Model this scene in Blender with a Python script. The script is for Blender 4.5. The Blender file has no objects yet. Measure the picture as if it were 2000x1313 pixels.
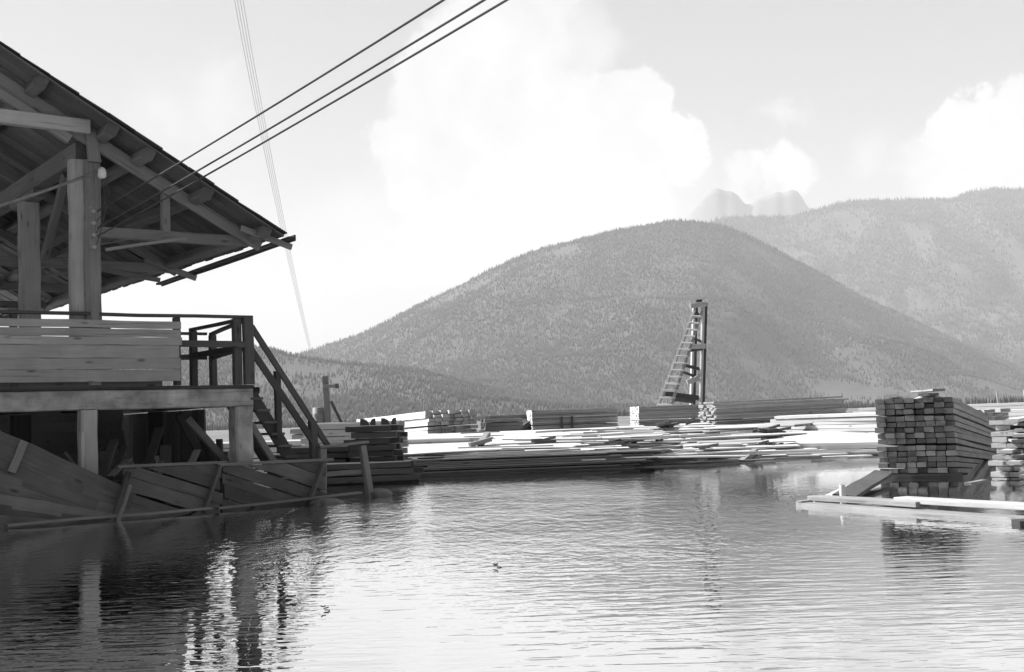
import bpy, math, random
import numpy as np
from mathutils import Vector, Matrix

random.seed(7); rng = np.random.default_rng(7)
sc = bpy.context.scene
C = sc.collection
D2R = math.radians

# ------------------------------------------------------------------ camera
H = 1.25                 # eye height; the flood water stands at WZ
WZ = 0.12
FPX = 2400.0
PITCH = math.atan(161.5/FPX); ROLL = D2R(2.0)
cam_pos = Vector((0, 0, H))
FWD = Vector((0, math.cos(PITCH), math.sin(PITCH)))
U0 = Vector((0, -math.sin(PITCH), math.cos(PITCH)))
RIGHT = math.cos(ROLL)*Vector((1, 0, 0)) - math.sin(ROLL)*U0
UP = math.sin(ROLL)*Vector((1, 0, 0)) + math.cos(ROLL)*U0
cd = bpy.data.cameras.new('camera'); cam = bpy.data.objects.new('camera', cd); C.objects.link(cam)
cam.matrix_world = Matrix(((RIGHT.x, UP.x, -FWD.x, 0), (RIGHT.y, UP.y, -FWD.y, 0), (RIGHT.z, UP.z, -FWD.z, H), (0, 0, 0, 1)))
cd.sensor_width = 36; cd.lens = 36*FPX/2000; cd.clip_start = 0.1; cd.clip_end = 60000
sc.camera = cam

def ray(x, y): return FWD*FPX + RIGHT*(x-1000) + UP*(656.5-y)
def at(x, y, D):         # point of the place seen at (x, y) of the photo, D metres ahead
    d = ray(x, y); return cam_pos + d*(D/d.y)

# ------------------------------------------------------------------ light
SUN_EL = D2R(40); SUN_H = Vector((-0.93, 0.37, 0)).normalized()
sun_dir = Vector((SUN_H.x*math.cos(SUN_EL), SUN_H.y*math.cos(SUN_EL), math.sin(SUN_EL)))
sl = bpy.data.lights.new('sun', 'SUN'); sl.energy = 4.8; sl.angle = D2R(0.53); sl.color = (1, 1, 1)
so = bpy.data.objects.new('sun', sl); C.objects.link(so); so.location = (-30, 20, 40)
so.rotation_euler = sun_dir.to_track_quat('Z', 'Y').to_euler()

world = bpy.data.worlds.new('World'); sc.world = world; world.use_nodes = True
nt = world.node_tree; N = nt.nodes; Lk = nt.links
for n in list(N): N.remove(n)
out = N.new('ShaderNodeOutputWorld'); bg = N.new('ShaderNodeBackground'); Lk.new(bg.outputs[0], out.inputs[0])
sky = N.new('ShaderNodeTexSky'); sky.sky_type = 'NISHITA'; sky.sun_disc = False
sky.sun_elevation = SUN_EL; sky.sun_rotation = math.atan2(SUN_H.x, SUN_H.y); sky.air_density = 1.0; sky.dust_density = 1.5
bw = N.new('ShaderNodeRGBToBW'); Lk.new(sky.outputs[0], bw.inputs[0])
SKY_STRENGTH = 0.07; SKY_BASE = 1.68; CLOUD_BASE = 3.15
def mathn(op, a, b=None, c=None, tree=None, clamp=False):
    t = tree or nt
    n = t.nodes.new('ShaderNodeMath'); n.operation = op; n.use_clamp = clamp
    for i, v in enumerate((a, b, c)):
        if v is None: continue
        if isinstance(v, (int, float)): n.inputs[i].default_value = v
        else: t.links.new(v, n.inputs[i])
    return n.outputs[0]
def noise_n(tree, vec, scale, detail=4, rough=0.55, dist=0.0):
    n = tree.nodes.new('ShaderNodeTexNoise'); n.inputs['Scale'].default_value = scale
    n.inputs['Detail'].default_value = detail; n.inputs['Roughness'].default_value = rough
    n.inputs['Distortion'].default_value = dist
    if vec is not None: tree.links.new(vec, n.inputs['Vector'])
    return n
tc = N.new('ShaderNodeTexCoord'); dirv = tc.outputs['Generated']
# orthochromatic plate: the blue sky records as one pale tone, a little deeper overhead
sky_l = mathn('ADD', mathn('MULTIPLY', bw.outputs[0], 0.30), SKY_BASE)
nz = noise_n(nt, dirv, 14, 9, 0.66)
off = N.new('ShaderNodeVectorMath'); off.operation = 'MULTIPLY_ADD'
Lk.new(nz.outputs['Color'], off.inputs[0]); off.inputs[1].default_value = (0.10,)*3; Lk.new(dirv, off.inputs[2])
off2 = N.new('ShaderNodeVectorMath'); off2.operation = 'SUBTRACT'; Lk.new(off.outputs[0], off2.inputs[0]); off2.inputs[1].default_value = (0.05,)*3
def cloud_blob(x, y, r, soft, amt):
    d = ray(x, y).normalized()
    v = N.new('ShaderNodeVectorMath'); v.operation = 'DISTANCE'; Lk.new(off2.outputs[0], v.inputs[0]); v.inputs[1].default_value = d
    m = N.new('ShaderNodeMapRange'); m.interpolation_type = 'SMOOTHSTEP'
    Lk.new(v.outputs['Value'], m.inputs['Value'])
    R_ = r/FPX
    m.inputs['From Min'].default_value = R_; m.inputs['From Max'].default_value = R_*(1-soft*(.6 if soft < .5 else 1))
    m.inputs['To Min'].default_value = 0; m.inputs['To Max'].default_value = amt
    return m.outputs[0]
acc = None
for b in [(830, 330, 130, .25, 1), (940, 200, 200, .3, 1), (1080, 330, 210, .3, 1), (1235, 260, 110, .22, 1), (1330, 300, 70, .3, 1),
          (850, 430, 150, .5, .9), (1000, 60, 190, .5, .9), (1120, 110, 130, .5, .6), (1020, 430, 190, .5, .9), (1200, 380, 150, .5, 1),
          (1478, 345, 34, .5, 1), (1530, 352, 42, .5, 1), (1505, 372, 40, .6, .9), (1530, 245, 50, .8, .6), (1460, 370, 60, .5, .8), (1900, 270, 100, .25, 1), (1960, 230, 75, .3, 1), (1840, 320, 90, .6, .8),
          (1980, 330, 120, .5, .9), (1700, 310, 70, .9, .5), (440, 210, 120, .95, .6), (340, 240, 110, .95, .55), (470, 160, 60, .9, .5),
          (560, 560, 260, .95, .45), (700, 450, 170, .9, .6), (200, 700, 300, .8, .5), (1300, 400, 200, .9, .5),
          (-600, 200, 500, .4, 1), (2800, 250, 400, .4, 1), (600, -900, 500, .6, .9), (1700, -1300, 700, .6, .8)]:
    o = cloud_blob(*b)
    acc = o if acc is None else mathn('MAXIMUM', acc, o)
n2 = noise_n(nt, dirv, 26, 5, 0.6)
cl_l = mathn('MULTIPLY_ADD', n2.outputs['Fac'], 1.9, CLOUD_BASE)
mx = N.new('ShaderNodeMix'); mx.data_type = 'FLOAT'; Lk.new(acc, mx.inputs[0]); Lk.new(sky_l, mx.inputs[2]); Lk.new(cl_l, mx.inputs[3])
Lk.new(mx.outputs[0], bg.inputs['Color']); bg.inputs['Strength'].default_value = SKY_STRENGTH
sc.view_settings.view_transform = 'Standard'; sc.view_settings.look = 'None'; sc.view_settings.gamma = 1
sc.view_settings.exposure = 1.6
sc.cycles.max_bounces = 6; sc.cycles.volume_bounces = 0; sc.cycles.glossy_bounces = 3; sc.cycles.diffuse_bounces = 3
sc.cycles.use_adaptive_sampling = True

# ------------------------------------------------------------------ materials (the film is black and white: every colour is a grey)
def mat_new(name, rough=0.85, spec=0.3):
    m = bpy.data.materials.new(name); m.use_nodes = True
    b = m.node_tree.nodes['Principled BSDF']; b.inputs['Roughness'].default_value = rough
    b.inputs['Specular IOR Level'].default_value = spec
    return m, m.node_tree, b
def ramp(t, fac, stops):
    r = t.nodes.new('ShaderNodeValToRGB'); t.links.new(fac, r.inputs[0])
    e = r.color_ramp.elements
    while len(e) < len(stops): e.new(0.5)
    for k, (p, v) in enumerate(stops): e[k].position = p; e[k].color = (v, v, v, 1)
    return r.outputs[0]
def wood(name, base, contrast=0.35, vary=0.3, stain=0.25, stain_scale=1.3, rough=0.9, end=0.55):
    m, t, b = mat_new(name, rough, 0.2)
    tcn = t.nodes.new('ShaderNodeTexCoord'); oi = t.nodes.new('ShaderNodeObjectInfo'); ge = t.nodes.new('ShaderNodeNewGeometry')
    offs = t.nodes.new('ShaderNodeVectorMath'); offs.operation = 'MULTIPLY_ADD'
    cmb = t.nodes.new('ShaderNodeCombineXYZ')
    rsum = mathn('ADD', oi.outputs['Random'], ge.outputs['Random Per Island'], tree=t)
    for k in range(3): t.links.new(rsum, cmb.inputs[k])
    t.links.new(cmb.outputs[0], offs.inputs[0]); offs.inputs[1].default_value = (17, 31, 23); t.links.new(tcn.outputs['Object'], offs.inputs[2])
    mp = t.nodes.new('ShaderNodeMapping'); t.links.new(offs.outputs[0], mp.inputs[0]); mp.inputs['Scale'].default_value = (1.2, 26, 26)
    g = noise_n(t, mp.outputs[0], 1.6, 5, 0.6, 0.6)
    mp2 = t.nodes.new('ShaderNodeMapping'); t.links.new(offs.outputs[0], mp2.inputs[0]); mp2.inputs['Scale'].default_value = (1.6, 5, 5)
    vo = t.nodes.new('ShaderNodeTexVoronoi'); vo.inputs['Scale'].default_value = 1.1; t.links.new(mp2.outputs[0], vo.inputs['Vector'])
    kn = t.nodes.new('ShaderNodeMapRange'); t.links.new(vo.outputs['Distance'], kn.inputs[0])
    kn.inputs['From Min'].default_value = 0.04; kn.inputs['From Max'].default_value = 0.15; kn.inputs['To Min'].default_value = 0.4; kn.inputs['To Max'].default_value = 1
    s = noise_n(t, offs.outputs[0], stain_scale, 4, 0.6)
    f = mathn('MULTIPLY_ADD', g.outputs['Fac'], contrast*2, 1-contrast, tree=t)
    f2 = mathn('MULTIPLY_ADD', s.outputs['Fac'], stain*2.6, 1-stain*1.3, tree=t)
    mp3 = t.nodes.new('ShaderNodeMapping'); t.links.new(offs.outputs[0], mp3.inputs[0]); mp3.inputs['Scale'].default_value = (.9, 30, 30)
    ck = noise_n(t, mp3.outputs[0], 1.0, 3, 0.5); cr = t.nodes.new('ShaderNodeMapRange'); t.links.new(ck.outputs['Fac'], cr.inputs[0])
    cr.inputs['From Min'].default_value = 0.62; cr.inputs['From Max'].default_value = 0.69; cr.inputs['To Min'].default_value = 1; cr.inputs['To Max'].default_value = 0.68
    f = mathn('MULTIPLY', f, cr.outputs[0], tree=t)
    fr = mathn('FRACT', mathn('MULTIPLY', rsum, 7.31, tree=t), tree=t)
    f3 = mathn('MULTIPLY_ADD', fr, vary*2, 1-vary, tree=t)
    v = mathn('MULTIPLY', mathn('MULTIPLY', mathn('MULTIPLY', f, f2, tree=t), f3, tree=t), kn.outputs[0], tree=t)
    # sawn ends are darker, open grain
    vt = t.nodes.new('ShaderNodeVectorTransform'); vt.vector_type = 'NORMAL'; vt.convert_from = 'WORLD'; vt.convert_to = 'OBJECT'
    t.links.new(ge.outputs['True Normal'], vt.inputs[0]); sp = t.nodes.new('ShaderNodeSeparateXYZ'); t.links.new(vt.outputs[0], sp.inputs[0])
    en = mathn('GREATER_THAN', mathn('ABSOLUTE', sp.outputs[0], tree=t), 0.8, tree=t)
    v = mathn('MULTIPLY', v, mathn('MULTIPLY_ADD', en, end-1, 1.0, tree=t), tree=t)
    v = mathn('MULTIPLY', v, base, tree=t); v = mathn('MINIMUM', v, 0.85, tree=t); v = mathn('MAXIMUM', v, 0.012, tree=t)
    t.links.new(v, b.inputs['Base Color'])
    bp = t.nodes.new('ShaderNodeBump'); bp.inputs['Strength'].default_value = 0.35; bp.inputs['Distance'].default_value = 0.01
    t.links.new(g.outputs['Fac'], bp.inputs['Height']); t.links.new(bp.outputs[0], b.inputs['Normal'])
    return m
M = {
    'fresh': wood('fresh_sawn_lumber', 0.42, 0.12, 0.12, 0.10),
    'pale': wood('pale_sawn_lumber', 0.33, 0.18, 0.2, 0.2),
    'grey': wood('weathered_lumber', 0.2, 0.3, 0.13, 0.3),
    'brightend': wood('weathered_lumber_new_ends', 0.27, 0.3, 0.25, 0.3, end=.9),
    'sunlitend': wood('weathered_lumber_sunlit_ends', 0.25, 0.3, 0.25, 0.3, end=2.2),  # fresh-cut ends, whitened further to stand for the sun on them
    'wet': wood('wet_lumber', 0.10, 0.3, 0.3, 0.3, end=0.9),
    'tie': wood('dark_wet_ties', 0.055, 0.3, 0.3, 0.3),
    'timber': wood('building_timber', 0.145, 0.3, 0.18, 0.3),
    'post': wood('peeled_post', 0.27, 0.25, 0.1, 0.3),
    'stained': wood('stained_beam', 0.26, 0.25, 0.15, 0.95, 3.0),
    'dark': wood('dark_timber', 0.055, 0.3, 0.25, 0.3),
    'roofboard': wood('roof_boards', 0.095, 0.3, 0.3, 0.4),
    'fence': wood('fence_boards', 0.21, 0.22, 0.14, 0.25, 2.0),
    'wetboard': wood('muddy_boards', 0.085, 0.35, 0.3, 0.55, 1.6),
    'panelboard': wood('slumped_boards', 0.095, 0.4, 0.2, 0.45, 1.6),
    'cladding': wood('derrick_timber', 0.26, 0.2, 0.15, 0.2),
}
def plain(name, v, rough=0.7, var=0.2, scale=8, metal=0.0):
    m, t, b = mat_new(name, rough, 0.4)
    tcn = t.nodes.new('ShaderNodeTexCoord'); n = noise_n(t, tcn.outputs['Object'], scale, 4)
    t.links.new(ramp(t, n.outputs['Fac'], [(0.3, v*(1-var)), (0.7, v*(1+var))]), b.inputs['Base Color']); b.inputs['Metallic'].default_value = metal
    return m
M['glazed'] = plain('dirty_glazed_porcelain', 0.22, 0.35, 0.2)
M['cable'] = plain('cable_rubber', 0.04, 1.0); M['wire'] = plain('dull_wire', 0.4)
M['ceramic'] = plain('white_ceramic', 0.45, 0.25, 0.08); M['pipe'] = plain('iron_pipe', 0.13, 0.5, 0.3, 14)
M['drum'] = plain('old_drum_paint', 0.12, 0.55, 0.3, 5); M['rock'] = plain('rock', 0.10, 0.9, 0.4, 6)

def mat_ground(name, lo, hi, scale):
    m, t, b = mat_new(name, 0.95, 0.1)
    tcn = t.nodes.new('ShaderNodeTexCoord')
    n = noise_n(t, tcn.outputs['Object'], scale, 8, 0.65); n2 = noise_n(t, tcn.outputs['Object'], scale*14, 5, 0.6)
    f = mathn('MULTIPLY_ADD', n2.outputs['Fac'], 0.45, mathn('MULTIPLY', n.outputs['Fac'], 0.55, tree=t), tree=t)
    t.links.new(ramp(t, f, [(0.38, lo), (0.62, hi)]), b.inputs['Base Color'])
    return m
M['ground'] = mat_ground('flood_plain_soil', 0.08, 0.2, 0.012)
M['slope'] = mat_ground('mountain_slope', 0.05, 0.09, 0.005)
M['hazed_peak'] = mat_ground('hazed_peak_slope', 0.14, 0.18, 0.006)  # lightened so the far peaks fade as if through more haze
M['field'] = mat_ground('dry_field', 0.22, 0.34, 0.02)
m, t, b = mat_new('conifer_foliage', 0.9, 0.1)
ge = t.nodes.new('ShaderNodeNewGeometry')
t.links.new(ramp(t, ge.outputs['Random Per Island'], [(0.0, 0.042), (0.75, 0.062), (1.0, 0.082)]), b.inputs['Base Color'])
M['conifer'] = m

# water: muddy and wind-rippled
m, t, b = mat_new('flood_water', 0.03, 0.5)
b.inputs['Metallic'].default_value = 1.0
tcn = t.nodes.new('ShaderNodeTexCoord')
b.inputs['Base Color'].default_value = (0.82, 0.82, 0.82, 1)
def mapped(vec, sx, sy, rot):
    mp = t.nodes.new('ShaderNodeMapping'); t.links.new(vec, mp.inputs[0]); mp.inputs['Scale'].default_value = (sx, sy, 1); mp.inputs['Rotation'].default_value = (0, 0, D2R(rot)); return mp.outputs[0]
a1 = noise_n(t, mapped(tcn.outputs['Object'], 2.3, 1.1, 12), 3.2, 2, 0.5, 0.3)
a2 = noise_n(t, mapped(tcn.outputs['Object'], 1.4, 1.1, -20), 7.5, 2, 0.55, 0.2)
a3 = noise_n(t, mapped(tcn.outputs['Object'], 1.4, 0.9, 5), 1.25, 2, 0.5, 0.3)
big = noise_n(t, tcn.outputs['Object'], 0.16, 2, 0.5)
hgt = mathn('ADD', mathn('MULTIPLY', a1.outputs['Fac'], 0.0165, tree=t), mathn('MULTIPLY', a2.outputs['Fac'], 0.0080, tree=t), tree=t)
hgt = mathn('ADD', hgt, mathn('MULTIPLY', a3.outputs['Fac'], 0.020, tree=t), tree=t)
def mrange(v, a, b_, c, d):
    n = t.nodes.new('ShaderNodeMapRange'); n.interpolation_type = 'SMOOTHSTEP'; t.links.new(v, n.inputs[0])
    for q, x in zip(('From Min', 'From Max', 'To Min', 'To Max'), (a, b_, c, d)): n.inputs[q].default_value = x
    return n.outputs[0]
# the wind does not reach the water beside the booms and close in front of the stacks
sepw = t.nodes.new('ShaderNodeSeparateXYZ'); t.links.new(tcn.outputs['Object'], sepw.inputs[0])
sx = t.nodes.new('ShaderNodeVectorMath'); sx.operation = 'DISTANCE'; t.links.new(tcn.outputs['Object'], sx.inputs[0]); sx.inputs[1].default_value = (6.6, 17.4, 0)
fac = mathn('MULTIPLY', mrange(big.outputs['Fac'], .35, .65, .7, 1.25), mrange(sx.outputs['Value'], 2.2, 4.6, .07, 1), tree=t)
fac = mathn('MULTIPLY', fac, mrange(sepw.outputs['X'], .6, 3.4, 1.0, .20), tree=t)
fac = mathn('MULTIPLY', fac, mrange(sepw.outputs['Y'], 20.0, 25.0, 1.0, .12), tree=t)
fac = mathn('MULTIPLY', fac, mrange(sepw.outputs['X'], -4.0, -1.7, .22, 1.0), tree=t)
fac = mathn('MULTIPLY', fac, mrange(sepw.outputs['Y'], 8.2, 12.0, .12, 1.0), tree=t)
a4 = noise_n(t, mapped(tcn.outputs['Object'], 1.0, 3.4, 4), 2.6, 2, 0.5, 0.2)
hgt = mathn('ADD', mathn('MULTIPLY', hgt, fac, tree=t), mathn('MULTIPLY', a4.outputs['Fac'], mrange(sepw.outputs['Y'], 8.5, 13, 0.0042, 0.0012), tree=t), tree=t)
# wavelets too small to see one by one spread the reflection where the wind ruffles the water
t.links.new(mrange(fac, .3, 1.05, .015, .15), b.inputs['Roughness'])
bp = t.nodes.new('ShaderNodeBump'); bp.inputs['Strength'].default_value = 1.0; bp.inputs['Distance'].default_value = 1.0
t.links.new(hgt, bp.inputs['Height']); t.links.new(bp.outputs[0], b.inputs['Normal'])
M['water'] = m

# ------------------------------------------------------------------ helpers
WM = {}                  # world matrix of every object, for parenting
def link(o, world, parent=None):
    C.objects.link(o); WM[o.name] = world
    if parent is not None:
        o.parent = parent; o.matrix_local = WM[parent.name].inverted() @ world
    else: o.matrix_world = world
    return o
def tag(o, label=None, cat=None, group=None, kind=None):
    if label: o['label'] = label
    if cat: o['category'] = cat
    if group: o['group'] = group
    if kind: o['kind'] = kind
    return o
def thing(name, loc, label, cat, group=None, rot=None):
    o = bpy.data.objects.new(name, None); o.empty_display_size = 0.2
    link(o, Matrix.Translation(Vector(loc)) @ (rot.to_4x4() if rot else Matrix.Identity(4)))
    return tag(o, label, cat, group)
def mesh_of(name, V, F, mat, smooth=False):
    me = bpy.data.meshes.new(name); me.from_pydata([tuple(v) for v in V], [], F); me.materials.append(M[mat] if isinstance(mat, str) else mat)
    if smooth: me.shade_smooth()
    me.update(); return me
def prism(L, w, h, ch=0.006, seg=3, warp=0.004, bow=0.0, taper=0.0, cut=0.0, rnd=random):
    """a sawn board along +X, from x=0 to L, centred on Y and Z"""
    V, F = [], []
    ch = min(ch, w*.3, h*.3)
    for s in range(seg+1):
        f = s/seg; x = L*f
        ww = w*(1-taper*f); hh = h*(1-taper*f)
        oy = rnd.uniform(-warp, warp); oz = rnd.uniform(-warp, warp)+bow*4*f*(1-f)
        a, b_ = ww/2, hh/2
        P = [(-a+ch, -b_), (a-ch, -b_), (a, -b_+ch), (a, b_-ch), (a-ch, b_), (-a+ch, b_), (-a, b_-ch), (-a, -b_+ch)]
        for (y, z) in P:
            xx = x + (cut*(y/a) if s in (0, seg) else 0)
            V.append((xx, y+oy, z+oz))
    for s in range(seg):
        for k in range(8):
            a = s*8+k; b_ = s*8+(k+1) % 8
            F.append((a, b_, b_+8, a+8))
    F.append(tuple(range(7, -1, -1))); F.append(tuple(seg*8+k for k in range(8)))
    return V, F
def tube(pts, r, n=8, r1=None):
    V, F = [], []; pts = [Vector(p) for p in pts]; m_ = len(pts)
    for i, p in enumerate(pts):
        d = (pts[min(i+1, m_-1)]-pts[max(i-1, 0)]).normalized()
        a = d.cross(Vector((0, 0, 1))); a = a.normalized() if a.length > 1e-4 else Vector((1, 0, 0)); b_ = d.cross(a)
        rr = r if r1 is None else r+(r1-r)*i/(m_-1)
        for k in range(n):
            t_ = 2*math.pi*k/n; V.append(p+a*rr*math.cos(t_)+b_*rr*math.sin(t_))
    for i in range(m_-1):
        for k in range(n):
            a = i*n+k; b_ = i*n+(k+1) % n; F.append((a, a+n, b_+n, b_))
    F.append(tuple(range(n))); F.append(tuple((m_-1)*n+k for k in range(n-1, -1, -1)))
    return V, F
def lathe(prof, n=20):
    V, F = [], []
    for (r, z) in prof:
        for k in range(n): V.append((r*math.cos(2*math.pi*k/n), r*math.sin(2*math.pi*k/n), z))
    for i in range(len(prof)-1):
        for k in range(n):
            a = i*n+k; b_ = i*n+(k+1) % n; F.append((a, b_, b_+n, a+n))
    F.append(tuple(range(n-1, -1, -1))); F.append(tuple((len(prof)-1)*n+k for k in range(n)))
    return V, F
class MB:
    def __init__(s): s.V = []; s.F = []
    def add(s, vf, mtx=None):
        V, F = vf; o = len(s.V)
        s.V += [mtx @ Vector(v) if mtx else Vector(v) for v in V]; s.F += [tuple(i+o for i in f) for f in F]
        return s
    def build(s, name, mat, parent=None, world=None, smooth=False):
        """vertices are in world coordinates unless a world matrix is given"""
        W = world or (WM[parent.name] if parent else Matrix.Translation(s.V[0]))
        inv = W.inverted()
        me = mesh_of(name, [inv @ v for v in s.V], s.F, mat, smooth)
        return link(bpy.data.objects.new(name, me), W, parent)
def frame(p0, p1, up=(0, 0, 1)):
    p0, p1 = Vector(p0), Vector(p1); x = (p1-p0).normalized(); up = Vector(up)
    y = up.cross(x)
    if y.length < 1e-3: y = Vector((0, 1, 0)).cross(x)
    y.normalize(); z = x.cross(y)
    m_ = Matrix((x, y, z)).transposed().to_4x4(); m_.translation = p0
    return m_, (p1-p0).length
def beam(name, p0, p1, w, h, mat='timber', parent=None, up=(0, 0, 1), **kw):
    m_, L = frame(p0, p1, up)
    kw.setdefault('seg', max(2, int(L/0.8))); kw.setdefault('warp', 0.006); kw.setdefault('ch', 0.012)
    V, F = prism(L, w, h, **kw)
    return link(bpy.data.objects.new(name, mesh_of(name, V, F, mat)), m_, parent)
def wire_obj(name, pts, r, mat, parent=None, n=6):
    return MB().add(tube(pts, r, n)).build(name, mat, parent, smooth=True)

# ------------------------------------------------------------------ lumber stacks
def lumber_stack(label, loc, yaw, L, ncol, nrow, bw_, bh, mat='pale', tilt=0.0, jx=0.15, jyaw=0.4, gap=0.006, vgap=0.004, step=0, drop=0.0,
                 cat='lumber stack', group=None, sticker=0, mats=None, seed=1, roll=0.0, lenvar=0.0, cap=96, name='lumber_stack', cut=0.0):
    """boards lie along local +X (yaw), columns go along local +Y, rows up. step: rows lost per column towards the front."""
    R_ = random.Random(seed)
    rot = Matrix.Rotation(D2R(yaw), 4, 'Z') @ Matrix.Rotation(D2R(-tilt), 4, 'Y') @ Matrix.Rotation(D2R(roll), 4, 'X')
    Wt = Matrix.Translation(Vector(loc)) @ rot
    t_ = bpy.data.objects.new(name, None); t_.empty_display_size = 0.3; link(t_, Wt); tag(t_, label, cat, group)
    meshes = []
    for k in range(5):
        V, F = prism(L*(1-lenvar*R_.random()), bw_-gap, bh-vgap, ch=min(.006, bh*.05), seg=4, warp=bh*.04, bow=R_.uniform(-.1, .1)*bh, rnd=R_, cut=cut)
        mm = mats[k % len(mats)] if mats else mat
        meshes.append((mesh_of('board', V, F, mm), V, F))
    boards = []
    z = 0
    for r in range(nrow):
        if sticker and r and r % sticker == 0: z += 0.022
        rs = R_.gauss(0, bw_*.06)
        for c in range(ncol):
            lim = nrow - int(step*(ncol-1-c)) if step > 0 else nrow - int(-step*c)
            if r >= lim: continue
            if r >= lim-2 and R_.random() < drop: continue
            y = c*bw_+bw_/2+R_.uniform(-.004, .004); zz = z+bh/2
            jt = jx*(1+1.5*(r/nrow)) if jx > .2 else jx
            hs = R_.uniform(.84, 1); m_ = Matrix.Translation((R_.uniform(-jt, jt), y+rs, zz-(1-hs)*bh/2)) @ Matrix.Rotation(D2R(R_.uniform(-jyaw, jyaw)), 4, 'Z') @ Matrix.Diagonal((1, R_.uniform(.94, 1), hs, 1))
            wp = Wt @ m_ @ Vector((L/2, 0, 0))
            vis = 0
            if r >= lim-1: vis += 2
            if c == 0 or c == ncol-1: vis += 2 if (Wt @ m_).translation.length < 1e9 else 0
            boards.append((-vis, (wp-cam_pos).length, R_.randrange(5), m_))
        z += bh
    near_first = sorted(boards, key=lambda q: (q[0], q[1]))
    rest = MB()
    for k, (v, d, mi, m_) in enumerate(near_first):
        if k < cap:
            link(bpy.data.objects.new('board', meshes[mi][0]), Wt @ m_, t_)
        else: rest.add((meshes[mi][1], meshes[mi][2]), Wt @ m_)
    if rest.V:
        tag(rest.build('packed_boards', mats[0] if mats else mat, t_), kind='stuff')
    return t_
def local_point(loc, yaw, x, y, z):
    return Vector(loc) + Matrix.Rotation(D2R(yaw), 3, 'Z') @ Vector((x, y, z))

# ------------------------------------------------------------------ ground, water, hills
def grid_noise(n=256, seed=0):
    return np.random.default_rng(seed).random((n, n))
_G = [grid_noise(256, s) for s in range(8)]
def vnoise(x, y, s=0):
    g = _G[s % 8]; n = g.shape[0]
    xi = np.floor(x).astype(int); yi = np.floor(y).astype(int); fx = x-xi; fy = y-yi
    fx = fx*fx*(3-2*fx); fy = fy*fy*(3-2*fy)
    a = g[xi % n, yi % n]; b_ = g[(xi+1) % n, yi % n]; c = g[xi % n, (yi+1) % n]; d = g[(xi+1) % n, (yi+1) % n]
    return (a*(1-fx)+b_*fx)*(1-fy)+(c*(1-fx)+d*fx)*fy
def fbm(x, y, oct=5, s=0):
    v = 0; a = 0.5; tot = 0
    for o in range(oct):
        v = v+a*vnoise(x*2**o+13.7*o, y*2**o+7.1*o, s+o); tot += a; a *= 0.5
    return v/tot
def np_mesh(name, V, F, mat, smooth=False, kind='structure'):
    me = bpy.data.meshes.new(name)
    V = np.asarray(V, dtype=np.float32); F = np.asarray(F, dtype=np.int32); k = F.shape[1]
    me.vertices.add(len(V)); me.vertices.foreach_set('co', V.ravel())
    me.loops.add(F.size); me.loops.foreach_set('vertex_index', F.ravel())
    me.polygons.add(len(F)); me.polygons.foreach_set('loop_start', np.arange(0, F.size, k, dtype=np.int32)); me.polygons.foreach_set('loop_total', np.full(len(F), k, dtype=np.int32))
    me.materials.append(M[mat]); me.update(calc_edges=True); me.validate()
    if smooth: me.shade_smooth()
    o = bpy.data.objects.new(name, me); link(o, Matrix.Identity(4)); o['kind'] = kind
    return o
def grid_faces(nx, ny):
    i = np.arange(nx-1)[None, :]+np.arange(ny-1)[:, None]*nx
    return np.stack([i, i+1, i+nx+1, i+nx], -1).reshape(-1, 4)

# one ground sheet: lake-bed mud under the flood, then the flat valley floor out to the horizon
def ground_z(X, Y):
    edge = 42+3*fbm(X*.05+40, Y*.05+40, 3, 3)
    t_ = np.clip((Y-edge+6)/12, 0, 1); t_ = t_*t_*(3-2*t_)
    z = -0.5+t_*0.78
    left = np.clip((-X-1.2-0.02*Y)/3, 0, 1)*np.clip((Y-14)/3, 0, 1)      # the mud bank under the mill
    return z+(fbm(X*.3+9, Y*.3+9, 3, 2)-.5)*.06*(1-np.clip(Y/400, 0, 1)) + 0*left
xs = np.concatenate([-np.geomspace(14000, 20, 40), np.linspace(-18, 30, 60), np.geomspace(32, 14000, 40)])
ys = np.concatenate([[-400, -100, -20], np.linspace(0, 60, 60), np.geomspace(62, 14000, 60)])
X, Y = np.meshgrid(xs, ys)
np_mesh('ground', np.stack([X, Y, ground_z(X, Y)], -1).reshape(-1, 3), grid_faces(len(xs), len(ys)), 'ground', True)
me = mesh_of('water', [(-400, -300, 0), (400, -300, 0), (400, 75, 0), (-400, 75, 0)], [(0, 1, 2, 3)], 'water')
o = link(bpy.data.objects.new('water', me), Matrix.Translation((0, 0, WZ))); o['kind'] = 'structure'

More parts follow.
